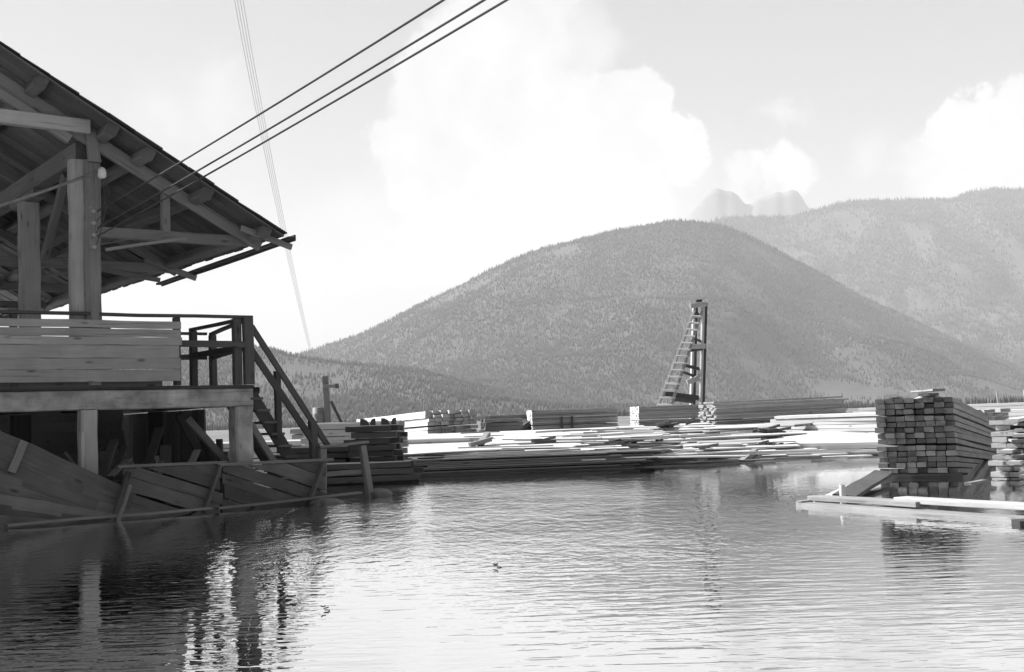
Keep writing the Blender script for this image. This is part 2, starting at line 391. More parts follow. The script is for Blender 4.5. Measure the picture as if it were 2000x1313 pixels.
def ridge_from(points, D):
    P = [at(x, y, D) for x, y in points]
    return np.array([p.x/D for p in P]), np.array([max(p.z, 1.0) for p in P])
class Hill:
    def __init__(s, pts, Dr, Df, p, amp, seed, nscale, rough=0.0):
        s.S, s.Z = ridge_from(pts, Dr); s.Dr, s.Df, s.p, s.amp, s.seed, s.ns, s.rough = Dr, Df, p, amp, seed, nscale, rough
    def height(s, X, Y):
        t_ = np.clip((Y-s.Df)/(s.Dr-s.Df), 0, 1)
        S_ = X/Y; zr = np.interp(S_, s.S, s.Z); zs = sum(np.interp(S_+d_, s.S, s.Z) for d_ in (-.03, -.015, 0, .015, .03))/5
        zr = zs+(zr-zs)*t_**6
        z = zr*t_**s.p
        gul = fbm(X*s.ns, Y*s.ns*0.6, 5, s.seed); gul = 1-np.abs(2*gul-1)*2
        z = z+s.amp*(gul-.4)*np.minimum(t_*3, 1)*(1-t_**3)+s.amp*.06*(fbm(X*s.ns*7, Y*s.ns*7, 4, s.seed+1)-.5)*np.minimum(t_*4, 1)
        back = np.clip((Y-s.Dr)/(s.Dr*.45), 0, 1)
        return z*(1-back**1.5)-2*(t_ <= 0)
    def mesh(s, s0, s1, nx=260, ny=150, mat='slope'):
        u_ = np.linspace(s0, s1, nx); v = np.concatenate([np.linspace(s.Df*.98, s.Dr, ny-16), np.linspace(s.Dr*1.02, s.Dr*1.46, 16)])
        Ug, Vg = np.meshgrid(u_, v); X_ = Ug*Vg; Z_ = s.height(X_, Vg)
        return np_mesh('hills', np.stack([X_, Vg, Z_], -1).reshape(-1, 3), grid_faces(nx, ny), mat, True)
foothill = Hill([(-900, 640), (-200, 655), (200, 668), (495, 678), (530, 683), (570, 695), (640, 706), (760, 716), (830, 724), (900, 745), (1000, 768), (1150, 792), (1300, 803), (2600, 790)], 2300, 1500, 1.0, 16, 1, .0035)
hill_a = Hill([(-900, 900), (300, 762), (570, 695), (620, 681), (700, 655), (760, 625), (850, 581), (930, 541), (1000, 506), (1060, 485), (1130, 468), (1200, 450), (1260, 440), (1315, 430), (1360, 433), (1410, 440), (1450, 453), (1480, 468), (1560, 511), (1640, 555), (1700, 587), (1780, 623), (1860, 663), (1950, 703), (2100, 765), (2800, 780)], 4200, 2350, 1.12, 80, 2, .0016)
hill_b = Hill([(700, 780), (1200, 560), (1330, 462), (1400, 428), (1440, 423), (1500, 424), (1560, 418), (1600, 407), (1640, 396), (1700, 392), (1780, 392), (1860, 391), (1890, 377), (1940, 369), (2000, 370), (2200, 380), (2900, 520)], 6600, 3900, 1.1, 330, 3, .00095)
peaks = Hill([(1000, 700), (1280, 480), (1325, 445), (1345, 420), (1362, 398), (1375, 382), (1390, 370), (1402, 367), (1415, 373), (1430, 374), (1442, 382), (1452, 396), (1460, 400), (1470, 392), (1482, 386), (1500, 382), (1516, 375), (1530, 377), (1545, 371), (1556, 373), (1566, 384), (1576, 402), (1600, 430), (1800, 600)], 9500, 8200, 1.0, 100, 4, .001)
foothill.mesh(-1.6, .75, 400, 90); hill_a.mesh(-1.4, 1.1, 520, 200); hill_b.mesh(-.15, 1.2, 360, 200); peaks.mesh(0, .35, 200, 60, 'hazed_peak')

def forest(label, n, hill, s0, s1, d0, d1, h0, h1, thr, seed, ridge_boost=0.0):
    r = np.random.default_rng(seed)
    Yv = d0+(d1-d0)*r.random(n*3); Sv = s0+(s1-s0)*r.random(n*3)
    if ridge_boost:
        k = int(n*ridge_boost); Yv[:k] = d1*(1-.02*r.random(k))
    Xv = Sv*Yv
    dens = fbm(Xv*.006, Yv*.003, 5, seed); keep = (dens+(r.random(n*3)-.5)*.35) > thr
    if ridge_boost: keep[:k] = r.random(k) > .35
    Xv, Yv = Xv[keep][:n], Yv[keep][:n]; n = len(Xv)
    Zv = hill.height(Xv, Yv) if hill else ground_z(Xv, Yv)
    h = h0+(h1-h0)*r.random(n)**1.6; w = h*(.11+.07*r.random(n)); ph = r.random(n)*6.28
    K = 5
    base = np.stack([np.stack([Xv+w*np.cos(ph+2*np.pi*k/K), Yv+w*np.sin(ph+2*np.pi*k/K), Zv+h*.06], -1) for k in range(K)], 1)
    mid = np.stack([np.stack([Xv+w*.62*np.cos(ph+.5+2*np.pi*k/K), Yv+w*.62*np.sin(ph+.5+2*np.pi*k/K), Zv+h*.5], -1) for k in range(K)], 1)
    top = np.stack([Xv+(r.random(n)-.5)*.06*h, Yv, Zv+h], -1)[:, None, :]; bot = np.stack([Xv, Yv, Zv-1.5], -1)[:, None, :]
    V = np.concatenate([base, mid, top, bot], 1).reshape(-1, 3)
    o_ = (np.arange(n)*(2*K+2))[:, None]
    fs = []
    for k in range(K):
        k2 = (k+1) % K
        fs += [[k, k2, K+k2], [k, K+k2, K+k], [K+k, K+k2, 2*K], [k2, k, 2*K+1]]
    F = (o_[:, :, None]+np.array(fs)[None]).reshape(-1, 3)
    ob = np_mesh('conifer_forest', V, F, 'conifer', kind='stuff')
    return tag(ob, label, 'forest')
forest('dark conifer forest covering the low foothill behind the mill stairs', 44000, foothill, -.80, .2, 1500, 2300, 5, 10, .42, 11, .10)
forest('sparse conifer forest on the rounded mountain behind the derrick', 80000, hill_a, -.36, .56, 2400, 4200, 7, 13, .42, 12, .05)
forest('hazy conifer forest on the far mountain at the right', 52000, hill_b, .1, .6, 4000, 6600, 12, 26, .40, 13, .05)
forest('line of dark trees at the foot of the mountain', 9000, None, -.6, .6, 850, 1500, 3, 7, .47, 14)

# ------------------------------------------------------------------ the mill (open shed on a raised deck), local axes u (along its front), w (into depth)
AZ = D2R(53.6)
ud = Vector((math.sin(AZ), math.cos(AZ), 0)); wd = Vector((-math.cos(AZ), math.sin(AZ), 0))
C0 = Vector((-3.864, 18.0, 0))
def P(u, w, z): return C0+ud*u+wd*w+Vector((0, 0, z))
mill = thing('mill_shed', C0, 'open timber mill shed with a big sloping roof over a raised deck above the water', 'building')
def roof_z(u): return 4.05-.568*(u-.23)
UE, UR, W0, W1 = .30, -6.3, -.62, 15.6
# roof: boards running along the slope, a rough roofing layer with a slightly ragged rake edge
mb = MB(); R_ = random.Random(3)
w = W0
roof = None
k = 0
rb = MB()
while w < W1:
    bwid = R_.uniform(.26, .32)
    for (ua, ub, za, zb) in ((UE, UR, roof_z(UE), roof_z(UR)), (2*UR-UE, UR-.01, roof_z(UE), roof_z(UR))):
        m_, L = frame(P(ua+R_.uniform(-.03, .03), w+bwid/2, za), P(ub, w+bwid/2, zb))
        rb.add(prism(L, bwid-.004, .026, ch=.003, seg=3, warp=.004, rnd=R_), m_)
    w += bwid; k += 1
roof = rb.build('roof', 'roofboard', mill)
rr = MB()
for (ua, ub) in ((UE+.03, UR), (2*UR-UE-.03, UR)):
    n = 18
    for i in range(n):
        f0, f1 = i/n, (i+1)/n
        u0, u1 = ua+(ub-ua)*f0, ua+(ub-ua)*f1
        a = R_.uniform(-.05, .02); zz = lambda q: roof_z(q if ua > UR else 2*UR-q)+.035
        V = [P(u0, W0-.03+a, zz(u0)+.012), P(u1, W0-.03+a+R_.uniform(-.02, .02), zz(u1)), P(u1, W1+.1, zz(u1)), P(u0, W1+.1, zz(u0)+.012)]
        V += [v+Vector((0, 0, .012)) for v in V]
        rr.add((V, [(3, 2, 1, 0), (4, 5, 6, 7), (0, 1, 5, 4), (1, 2, 6, 5), (2, 3, 7, 6), (3, 0, 4, 7)]))
rr.build('roofing', 'dark', roof)
# purlins: their sawn ends show under the overhang
for u in (-6.0, -5.0, -4.0, -3.09, -2.17, -1.68, -.85, .02):
    zc = roof_z(u)-.115
    beam('purlin', P(u, W0+.03, zc), P(u, W1-.2, zc), .15, .17, 'timber', mill, up=(Vector((0, 0, 1))+ud*.5), ch=.02, cut=.03)
for u in (-7.6, -9, -10.5, -12):
    zc = roof_z(2*UR-u)-.115
    beam('purlin', P(u, W0+.03, zc), P(u, W1-.2, zc), .15, .17, 'timber', mill)
def truss(w, full=True):
    d = .13
    zr = lambda q: roof_z(q)-.345
    beam('rafter', P(-6.25, w, zr(-6.25)), P(.16, w, roof_z(.16)-.17), .12, .27, 'timber', mill, taper=.45)
    beam('rafter', P(2*UR-.42, w, zr(.42)), P(-6.35, w, zr(-6.35)), .12, .25, 'timber', mill)
    beam('tie_beam', P(.12, w+d, 4.0), P(-2.3 if w < 0 else -7.5, w+d, 4.0), .1, .15, 'timber', mill)
    beam('strut', P(-1.22, w+d, 4.06), P(-1.22, w+d, 4.62), .12, .11, 'timber', mill, up=ud)
    beam('strut', P(-2.15, w-.1, 3.73), P(-1.0, w-.1, 3.96), .03, .045, 'timber', mill)
truss(-.10); truss(3.2)
for w in (6.6, 10.0, 13.4):
    beam('rafter', P(-.1, w, roof_z(-.1)-.28), P(-6.25, w, roof_z(-6.25)-.28), .12, .14, 'timber', mill)
    beam('tie_beam', P(-.15, w+.13, 4.0), P(-7.5, w+.13, 4.0), .1, .15, 'timber', mill)
# upper collar tie by the left border, knee braces and the plate running back over the posts
beam('collar_tie', P(-2.36, -.22, 5.40), P(-7.8, -.22, 5.42), .12, .19, 'post', mill)
beam('brace', P(-2.62, -.20, 5.20), P(-3.9, -.20, 5.95), .1, .13, 'timber', mill)
beam('wall_plate', P(-2.34, .10, 5.12), P(-2.34, 15.3, 5.06), .22, .27, 'timber', mill)
beam('corbel', P(-2.34, 2.2, 4.92), P(-2.34, 3.6, 4.9), .2, .14, 'timber', mill, taper=.12)
beam('brace', P(-2.34, 2.0, 3.9), P(-2.34, .9, 4.95), .1, .14, 'timber', mill)
beam('brace', P(-2.34, 4.9, 3.6), P(-2.34, 6.3, 4.9), .1, .14, 'timber', mill)
beam('brace', P(-2.2, 3.3, 4.1), P(-1.2, 3.3, 4.72), .1, .12, 'timber', mill)
beam('brace', P(-1.7, 3.3, 4.02), P(-.1, 3.3, 3.78), .05, .08, 'timber', mill)
# posts
post1 = beam('post', P(-2.41, .17, 1.90), P(-2.41, .17, 5.0), .22, .22, 'post', mill, up=ud, ch=.05, warp=.012, seg=8)
beam('post', P(-2.34, 2.85, 1.90), P(-2.34, 2.85, 4.85), .29, .28, 'post', mill, up=ud, ch=.04, warp=.012, seg=8)
for w in (5.2, 7.6, 10.2, 12.8, 15.2):
    beam('post', P(-2.34, w, 1.90), P(-2.34, w, 4.95), .2, .2, 'timber', mill, up=ud, ch=.03, seg=6)
for w in (.1, 3, 6, 9, 12, 15):
    beam('post', P(-10.2, w, 1.90), P(-10.2, w, 4.95), .28, .28, 'timber', mill, up=ud, ch=.03, seg=6)
beam('post', P(-.02, 6.4, 1.9), P(-.02, 6.4, 3.25), .17, .17, 'timber', mill, up=ud)
beam('brace', P(-.02, 6.4, 3.1), P(-1.1, 6.4, 2.2), .06, .09, 'dark', mill)
beam('post_ply', P(-2.25, .065, 1.90), P(-2.25, .065, 5.0), .22, .22, 'timber', post1, up=ud, ch=.066, warp=.008, seg=8)
# short tapered hanger nailed high on the front post
MB().add(([P(-2.39, -.2, 5.34), P(-2.26, -.2, 5.34), P(-2.19, -.2, 4.93), P(-2.36, -.2, 4.93)]+[P(-2.39, -.14, 5.34), P(-2.26, -.14, 5.34), P(-2.19, -.14, 4.93), P(-2.36, -.14, 4.93)],
          [(0, 3, 2, 1), (4, 5, 6, 7), (0, 1, 5, 4), (1, 2, 6, 5), (2, 3, 7, 6), (3, 0, 4, 7)])).build('hanger', 'timber', post1)
# gutter plank slung under the eave on two tails
beam('gutter_board', P(.40, -.66, 3.985), P(.42, 4.75, 3.90), .10, .035, 'dark', mill, ch=.004)
beam('gutter_board', P(.46, -.66, 3.985), P(.48, 4.75, 3.90), .03, .09, 'dark', mill, ch=.004)
beam('rafter_tail', P(-.3, -.45, 4.12), P(.50, -.45, 3.88), .05, .09, 'timber', mill)
beam('rafter_tail', P(-.4, 3.2, 4.12), P(.50, 3.2, 3.84), .06, .10, 'timber', mill)
# deck
deck = MB(); u = -12.6; R_ = random.Random(5)
w = .17
while w < 15.5:
    bwid = R_.uniform(.2, .26); m_, L = frame(P(.02+R_.uniform(-.03, .03), w+bwid/2, 1.86), P(-12.6, w+bwid/2, 1.86))
    deck.add(prism(L, bwid-.006, .045, seg=5, rnd=R_), m_); w += bwid
deck = deck.build('deck', 'dark', mill)
beam('edge_beam', P(.06, .10, 1.70), P(-5.4, .10, 1.695), .16, .265, 'stained', deck, ch=.015, seg=10, warp=.004)
beam('edge_beam', P(-5.41, .10, 1.695), P(-12.6, .10, 1.695), .16, .265, 'stained', deck, ch=.015, seg=10)
beam('edge_board', P(.07, .09, 1.858), P(-12.6, .09, 1.85), .17, .045, 'dark', deck)
beam('edge_beam', P(-.05, .19, 1.70), P(-.05, 15.3, 1.70), .15, .24, 'timber', deck)
for u in (-1.3, -2.5, -3.8, -5.1, -6.5, -8, -10, -12):
    beam('joist', P(u, .2, 1.71), P(u, 15.3, 1.71), .14, .22, 'dark', deck)
# posts under the deck
for (u, w, ww, mt) in ((-.12, .08, .30, 'stained'), (-2.34, .08, .24, 'post'), (-4.7, .08, .28, 'timber'), (-7.2, .1, .28, 'timber'), (-9.8, .1, .28, 'timber')):
    beam('pier', P(u, w, -.3), P(u, w, 1.565), ww, ww*.9, mt, mill, up=ud, ch=.03, warp=.012, seg=6)
beam('pier_splice', P(-2.46, -.06, .1), P(-2.46, -.06, 1.28), .12, .05, 'post', mill, up=ud)
for w in (3.2, 6.4, 9.6, 12.8):
    for u in (-.2, -2.4, -4.8, -7.4): beam('pier', P(u, w, -.3), P(u, w, 1.57), .26, .26, 'dark', mill, up=ud)
beam('brace', P(-.85, .3, 1.42), P(-.22, .3, .72), .1, .10, 'wetboard', mill)
beam('brace', P(-.62, 1.2, 1.5), P(-.05, 1.2, .4), .12, .12, 'dark', mill)
beam('brace', P(.05, .12, 1.3), P(.42, .12, .72), .07, .1, 'timber', mill)
# board cladding closing the back of the space below the deck
mb = MB()
R_ = random.Random(9); z = .02
while z < 1.55:
    m_, L = frame(P(-12.5, 4.6, z+.09), P(-.32+R_.uniform(-.06, .06), 4.6+.03*(int(z/.18)%2), z+.09)); mb.add(prism(L, .03, .19, seg=4, rnd=R_), m_); z += .18
mb.build('underdeck_cladding', 'grey', mill)
mb = MB(); w = .45
while w < 5.0:
    bwid = R_.uniform(.16, .22); zt = 1.56 if w > 1.25 else .9+.5*R_.random()
    m_, L = frame(P(-.16, w+bwid/2, -.2), P(-.16, w+bwid/2, zt), ud); mb.add(prism(L, bwid-.003, .028, seg=3, rnd=R_), m_); w += bwid
mb.build('side_cladding', 'grey', mill)

# front board fence nailed to the rail posts, and the rails
rail = beam('railing', P(.06, .02, 2.872), P(-12.6, .02, 2.87), .10, .042, 'dark', mill, ch=.005)
for u in (-1.09, -3.3, -5.6, -7.9, -10.2): beam('rail_post', P(u, .02, 1.885), P(u, .02, 2.845), .10, .09, 'dark', rail, up=ud)
beam('rail_post', P(-.17, .03, 1.885), P(-.17, .03, 2.85), .11, .12, 'dark', rail, up=ud)
beam('rail_post', P(-.015, .0, 1.885), P(-.015, .0, 2.895), .10, .15, 'dark', rail, up=ud)
beam('mid_rail', P(-.06, -.04, 2.47), P(-12.5, .07, 2.47), .035, .095, 'dark', rail, ch=.004)
beam('toe_board', P(-1.32, .0, 1.915), P(-12.5, .0, 1.915), .03, .09, 'dark', rail, ch=.004)
bounds = [2.785, 2.675, 2.56, 2.445, 2.265, 2.11, 1.945]
for k in range(6):
    z1, z0 = bounds[k], bounds[k+1]; g = (.006, .007, .004, .003, .003, 0)[k]
    R_ = random.Random(40+k)
    e = -1.06+R_.uniform(-.03, .03)
    j = -4.4-.7*(k % 3)
    beam('fence_board', P(e, -.075, (z0+z1)/2), P(j, -.075, (z0+z1)/2+R_.uniform(-.004, .004)), .03, z1-z0-g, 'fence', rail, ch=.004, seg=9, warp=.006, cut=.01)
    beam('fence_board', P(j-.01, -.075, (z0+z1)/2), P(j-6, -.075, (z0+z1)/2), .03, z1-z0-g, 'fence', rail, ch=.004, seg=9, warp=.004)
# side railing A (back from the corner) and railing B behind the stair head, returning left
def railing_run(p, q, zt=2.87, zm=2.47, posts=(1,)):
    r = beam('railing', P(*p, zt), P(*q, zt), .09, .045, 'dark', mill, ch=.005)
    beam('mid_rail', P(*p, zm), P(*q, zm), .035, .09, 'dark', r, ch=.004)
    for f in posts:
        u, w = p[0]+(q[0]-p[0])*f, p[1]+(q[1]-p[1])*f
        beam('rail_post', P(u, w, 1.885), P(u, w, zt-.025), .11, .11, 'dark', r, up=ud)
railing_run((-.02, .12), (0, 2.2), zt=2.86, zm=2.44, posts=(.97,))
railing_run((.10, .35), (.66, 2.95), zt=2.86, zm=2.46, posts=(.98,))
railing_run((.60, 3.05), (-6.4, 3.05), posts=(.3, .6, .95))
# stair landing strip carrying railing B
beam('landing', P(.14, .22, 1.80), P(.72, 3.2, 1.80), .22, .1, 'dark', mill)

# stairs going down to the right from the corner
st = beam('stairs', P(.06, .10, 1.74), P(1.02, .10, .22), .045, .19, 'dark', mill, ch=.004)
tag(st)
beam('stringer', P(.06, .95, 1.74), P(1.02, .95, .22), .045, .19, 'dark', st, ch=.004)
for k in range(8):
    f = (k+.7)/8.6; u = .04+.96*f; z = 1.80-1.52*f
    beam('tread', P(u, .02, z), P(u, 1.03, z), .20, .036, 'timber', st, ch=.004)
hr = beam('handrail', P(.05, .03, 2.74), P(1.27, .03, .93), .05, .085, 'dark', st, ch=.006)
beam('handrail', P(.05, .03, 2.40), P(1.08, .03, .92), .045, .10, 'dark', st, ch=.006)
beam('stair_post', P(.47, .06, 1.08), P(.46, .06, 2.08), .09, .09, 'dark', st, up=ud)
beam('stair_post', P(1.07, .06, .15), P(1.03, .06, 1.32), .12, .11, 'dark', st, up=ud)

# electric gear on the front post
def loc_cyl(name, p, prof, mat, parent, rot=None):
    V, F = lathe(prof, 14); W = Matrix.Translation(p) @ (rot if rot else Matrix.Identity(4))
    return link(bpy.data.objects.new(name, mesh_of(name, V, F, mat, True)), W, parent)
rack = beam('insulator_rack', P(-2.33, -.15, 3.70), P(-2.33, -.15, 4.32), .03, .035, 'pipe', post1, up=ud, ch=.004)
rotf = wd.to_track_quat('-Z', 'Y').to_matrix().to_4x4()
for k in range(4):
    z = 3.76+k*.163
    loc_cyl('insulator', P(-2.31, -.16, z), [(.012, 0), (.030, .005), (.032, .02), (.018, .03), (.030, .042), (.030, .06), (.012, .07)], 'glazed', rack, rotf)
pipe_a, pipe_b = P(-3.9, -.16, 4.07), P(-2.22, -.21, 4.80)
pipe = wire_obj('service_pipe', [pipe_a, pipe_a.lerp(pipe_b, .5)+Vector((0, 0, -.01)), pipe_b], .022, 'pipe', post1, n=10)
loc_cyl('weatherhead', pipe_b+Vector((.03, 0, -.10)), [(.03, 0), (.055, .02), (.06, .08), (.052, .12), (.03, .15), (.008, .16)], 'ceramic', pipe)
for k in range(3):
    z = 3.80+k*.155
    s_ = pipe_b+Vector((.03+.012*k, 0, -.08)); e_ = P(-2.30+.03, -.2, z)
    pts = [s_.lerp(e_, f)+ud*(.07*math.sin(f*math.pi)*(1+.4*k)) for f in np.linspace(0, 1, 9)]
    wire_obj('lead_wire', pts, .006, 'cable', pipe, n=5)
# bare wire hung along the eave
wire_obj('eave_wire', [P(-1.25, -.18, 4.02), P(-1.7, -.19, 3.93), P(-2.2, -.18, 3.80)], .008, 'timber', post1, 5)

# ------------------------------------------------------------------ overhead wires
def span(a, b_, sag, n=24):
    a, b_ = Vector(a), Vector(b_)
    return [a.lerp(b_, f)-Vector((0, 0, sag*4*f*(1-f))) for f in np.linspace(0, 1, n)]
labels = ['uppermost of the three thick cables slanting up from the mill post', 'middle one of the three thick cables slanting up from the mill post', 'lowest of the three thick cables slanting up from the mill post']
for k, (tx, ty, zi) in enumerate([(990, -95, 4.25), (1074, -95, 4.02), (1121, -95, 3.91)]):
    a = P(-2.26, -.22, zi); b_ = at(tx, ty, 9.0)
    b2 = a+(b_-a)*1.6
    tag(wire_obj('power_cable', span(a, b2, .07, 30), .0105, 'cable'), labels[k], 'cable', 'cables strung to the mill post')
labels = ['leftmost of the four thin wires crossing the sky down to the foothill', 'second from left of the four thin wires crossing the sky',
          'third from left of the four thin wires crossing the sky', 'rightmost of the four thin wires crossing the sky down to the foothill']
for k, dx in enumerate((0, 6, 12, 18)):
    P1 = at(606+dx*.25, 692, 420); P0 = at(440+dx, -120, 60)
    n = 26; pts = []
    for i in range(n):
        f = i/(n-1); g = f**2
        p = P0.lerp(P1, g); p.z -= 5.0*4*math.sqrt(g)*(1-math.sqrt(g))*.45; pts.append(p)
    me = MB()
    V, F = tube(pts, .010, 4, .030); me.add((V, F)); tag(me.build('overhead_wire', 'wire'), labels[k], 'wire', 'thin wires crossing the sky')

# ------------------------------------------------------------------ plank panels, junk and gate below the deck
def plank_panel(label, corners, nplanks, battens, mat='wetboard', seed=1, thick=.035, top_rail=False):
    """corners: top-left, top-right, bottom-right, bottom-left; planks run left to right"""
    R_ = random.Random(seed); a, b_, c, d = [Vector(q) for q in corners]
    n_ = (b_-a).cross(d-a).normalized()
    if n_.y > 0: n_ = -n_
    t_ = thing('plank_panel', d, label, 'plank panel', 'collapsed plank panels in front of the mill')
    for k in range(nplanks):
        f0, f1 = k/nplanks, (k+1)/nplanks; fm = (f0+f1)/2
        l, r = a.lerp(d, fm), b_.lerp(c, fm)
        hl = (d-a).length/nplanks
        ex = (r-l).normalized()*R_.uniform(-.08, .08)
        ho = (l-r).normalized()*0
        beam('plank', l+ex+n_*R_.uniform(-.006, .006), r+ex, thick, hl-R_.uniform(.004, .018), mat, t_, up=(a-d), ch=.005, seg=8, warp=.01, bow=0)
    for f, g in battens:
        p, q = a.lerp(b_, f), d.lerp(c, g)
        beam('batten', p+n_*.05+(p-q).normalized()*.04, q+n_*.05, .045, .09, mat, t_, up=n_.cross(p-q), ch=.005) if mat != 'panelboard' else beam('batten', p+n_*.05+(p-q).normalized()*.04, p.lerp(q, .55)+n_*.05, .045, .10, 'timber', t_, up=n_.cross(p-q), ch=.005)
    if top_rail: beam('top_rail', a+n_*.03+Vector((0, 0, .03)), b_+n_*.03+Vector((0, 0, .03)), .10, .04, 'timber', t_, ch=.005)
    return t_
plank_panel('plank panel of wide boards slumping down at the left border',
            (P(-4.6, -.30, 1.85), P(-1.95, -.36, .40), P(-2.02, -.42, .0), P(-4.7, -.42, .86)), 3, [(.49, .42)], 'panelboard', 2)
plank_panel('low grey plank panel sunk at the water edge under the slumping one',
            (P(-4.6, -.50, .80), P(-2.15, -.50, .12), P(-2.2, -.56, -.08), P(-4.7, -.56, .30)), 3, [], 'wetboard', 3)
def clipped(o, planes):
    import bmesh
    bm = bmesh.new(); bm.from_mesh(o.data); inv = WM[o.name].inverted()
    for co, no in planes:
        r = bmesh.ops.bisect_plane(bm, geom=bm.verts[:]+bm.edges[:]+bm.faces[:], plane_co=inv @ Vector(co), plane_no=(inv.to_3x3() @ Vector(no)).normalized(), clear_outer=True)
        ed = [e for e in r['geom_cut'] if isinstance(e, bmesh.types.BMEdge)]
        if ed: bmesh.ops.holes_fill(bm, edges=ed, sides=0)
    n = len(bm.verts); bm.to_mesh(o.data); bm.free()
    if n == 0: bpy.data.objects.remove(o)
def slant_panel(label, u0, u1, ztop, seed, battens):
    R_ = random.Random(seed); t_ = thing('plank_panel', P(u0, -.4, 0), label, 'plank panel', 'collapsed plank panels in front of the mill')
    k = 0; zc = ztop+(u1-u0)*.40
    Z = Vector((0, 0, 1))
    while zc > -.25:
        hb = R_.uniform(.15, .21)
        y = -.36+R_.uniform(-.008, .008)
        o = beam('plank', P(u0-.2, y, zc+.08), P(u1+.2, y, zc-(u1-u0)*.40), .03, hb-.012, 'wetboard', t_, ch=.004, seg=8, warp=.008)
        clipped(o, [(P(0, 0, ztop), Z), (P(u0+R_.uniform(-.02, .02), 0, 0), -ud), (P(u1+R_.uniform(-.03, .03), 0, 0), ud)]); zc -= hb*1.08
    for (a, b_) in battens: beam('batten', P(*a), P(*b_), .045, .10, 'wetboard', t_, up=wd, ch=.005)
    beam('top_rail', P(u0-.08, -.34, ztop+.03), P(u1+.12, -.34, ztop+.015), .12, .04, 'timber', t_, ch=.005)
slant_panel('long plank panel with slanting boards under the mill corner, topped by a rail', -2.0, -.64, .76, 4, [((-1.95, -.42, .72), (-2.2, -.44, .05)), ((-.66, -.42, .74), (-.92, -.44, .12))])
slant_panel('right plank panel with a slanting batten next to the stair foot', -.60, 1.02, .72, 5, [((.96, -.42, .70), (.68, -.44, .10))])
R_ = random.Random(23)
for k, (u, w) in enumerate([(-1.9, .5), (-1.7, .35), (-1.45, .6), (-1.2, .45), (-1.0, .8), (-.8, .5), (-2.1, .8), (-1.35, .3), (-3.1, .6), (-2.9, .9)]):
    a = P(u, w, .55+R_.uniform(-.05, .1)); tag(beam('scrap_board', a, a+ud*R_.uniform(-.35, .4)+wd*R_.uniform(0, .3)+Vector((0, 0, R_.uniform(.2, .55))), R_.uniform(.06, .16), .025, ['timber', 'wetboard', 'grey'][k % 3], ch=.004),
        'scrap board in the dim tangle under the mill deck', 'board', 'scrap boards under the deck')
R_ = random.Random(21)
for (lab, p, q, ww, hh, mt) in [
        ('long narrow board lying along the water edge under the panels', P(-3.6, -.75, .16), P(-.9, -.6, .17), .16, .03, 'timber'),
        ('narrow board lying along the water edge near the stair foot', P(-.8, -.62, .16), P(1.55, -.42, .22), .12, .03, 'timber'),
        ('slim lath slanting into the water below the panels', P(-2.0, -.62, .55), P(-2.28, -.9, .06), .03, .05, 'timber'),
        ('short board leaning inside the dark space under the deck', P(-2.0, .7, .5), P(-1.7, .9, 1.15), .14, .03, 'wetboard'),
        ('second short board leaning under the deck beside the tub', P(-1.85, .75, .5), P(-1.5, 1.0, 1.05), .10, .03, 'wetboard'),
        ('crooked plank tipped against the joists under the deck', P(-1.25, .9, .65), P(-1.0, 1.0, 1.3), .18, .03, 'wetboard')]:
    tag(beam('loose_board', p, q, ww, hh, mt, ch=.004), lab, 'board')
# a tilted tub under the deck
t_ = thing('wooden_tub', P(-1.75, 1.6, .55), 'dark round tub tipped on its side in the gloom under the deck', 'tub')
V, F = lathe([(.2, 0), (.24, .02), (.27, .45), (.25, .45), (.21, .06)], 20)
W = Matrix.Translation(P(-1.75, 1.6, .60)) @ Matrix.Rotation(D2R(55), 4, 'Y') @ Matrix.Rotation(D2R(25), 4, 'X')
link(bpy.data.objects.new('staves', mesh_of('staves', V, F, 'wetboard', True)), W, t_)
V, F = lathe([(.262, .30), (.272, .30), (.274, .34), (.264, .34)], 20)
link(bpy.data.objects.new('hoop', mesh_of('hoop', V, F, 'pipe', True)), W, t_)
# gate-like barrier right of the stair
t_ = thing('low_barrier', P(1.2, -.05, WZ), 'low wooden barrier of two posts and two rails by the stair foot', 'barrier')
beam('post', P(1.10, -.04, -.35), P(1.13, -.04, .90), .12, .11, 'timber', t_, up=ud)
beam('post', P(2.02, -.04, -.35), P(1.82, -.04, .92), .11, .10, 'timber', t_, up=ud)
beam('top_rail', P(1.06, -.05, .925), P(1.90, -.05, .965), .16, .035, 'timber', t_, ch=.004)
beam('mid_rail', P(1.14, .03, .50), P(1.90, .03, .52), .05, .07, 'timber', t_, ch=.004)
def rock(name, p, r, label, flat=.55, seed=1):
    R_ = random.Random(seed); V, F = [], []; n, m_ = 14, 8
    for i in range(m_+1):
        th = math.pi*i/m_
        for k in range(n):
            ph = 2*math.pi*k/n; rr_ = r*(1+R_.uniform(-.13, .13))
            V.append((rr_*math.sin(th)*math.cos(ph)*1.2, rr_*math.sin(th)*math.sin(ph), rr_*flat*math.cos(th)))
    for i in range(m_):
        for k in range(n): F.append((i*n+k, i*n+(k+1) % n, (i+1)*n+(k+1) % n, (i+1)*n+k))
    return tag(link(bpy.data.objects.new(name, mesh_of(name, V, F, 'rock', True)), Matrix.Translation(p)), label, 'rock')
rock('rock', Vector((-2.15, 19.2, .15)), .17, 'rounded rock at the water edge just right of the low barrier', seed=3)
rock('rock', Vector((-2.75, 17.9, .12)), .20, 'low wet rock in the water between the barrier posts', .4, 5)

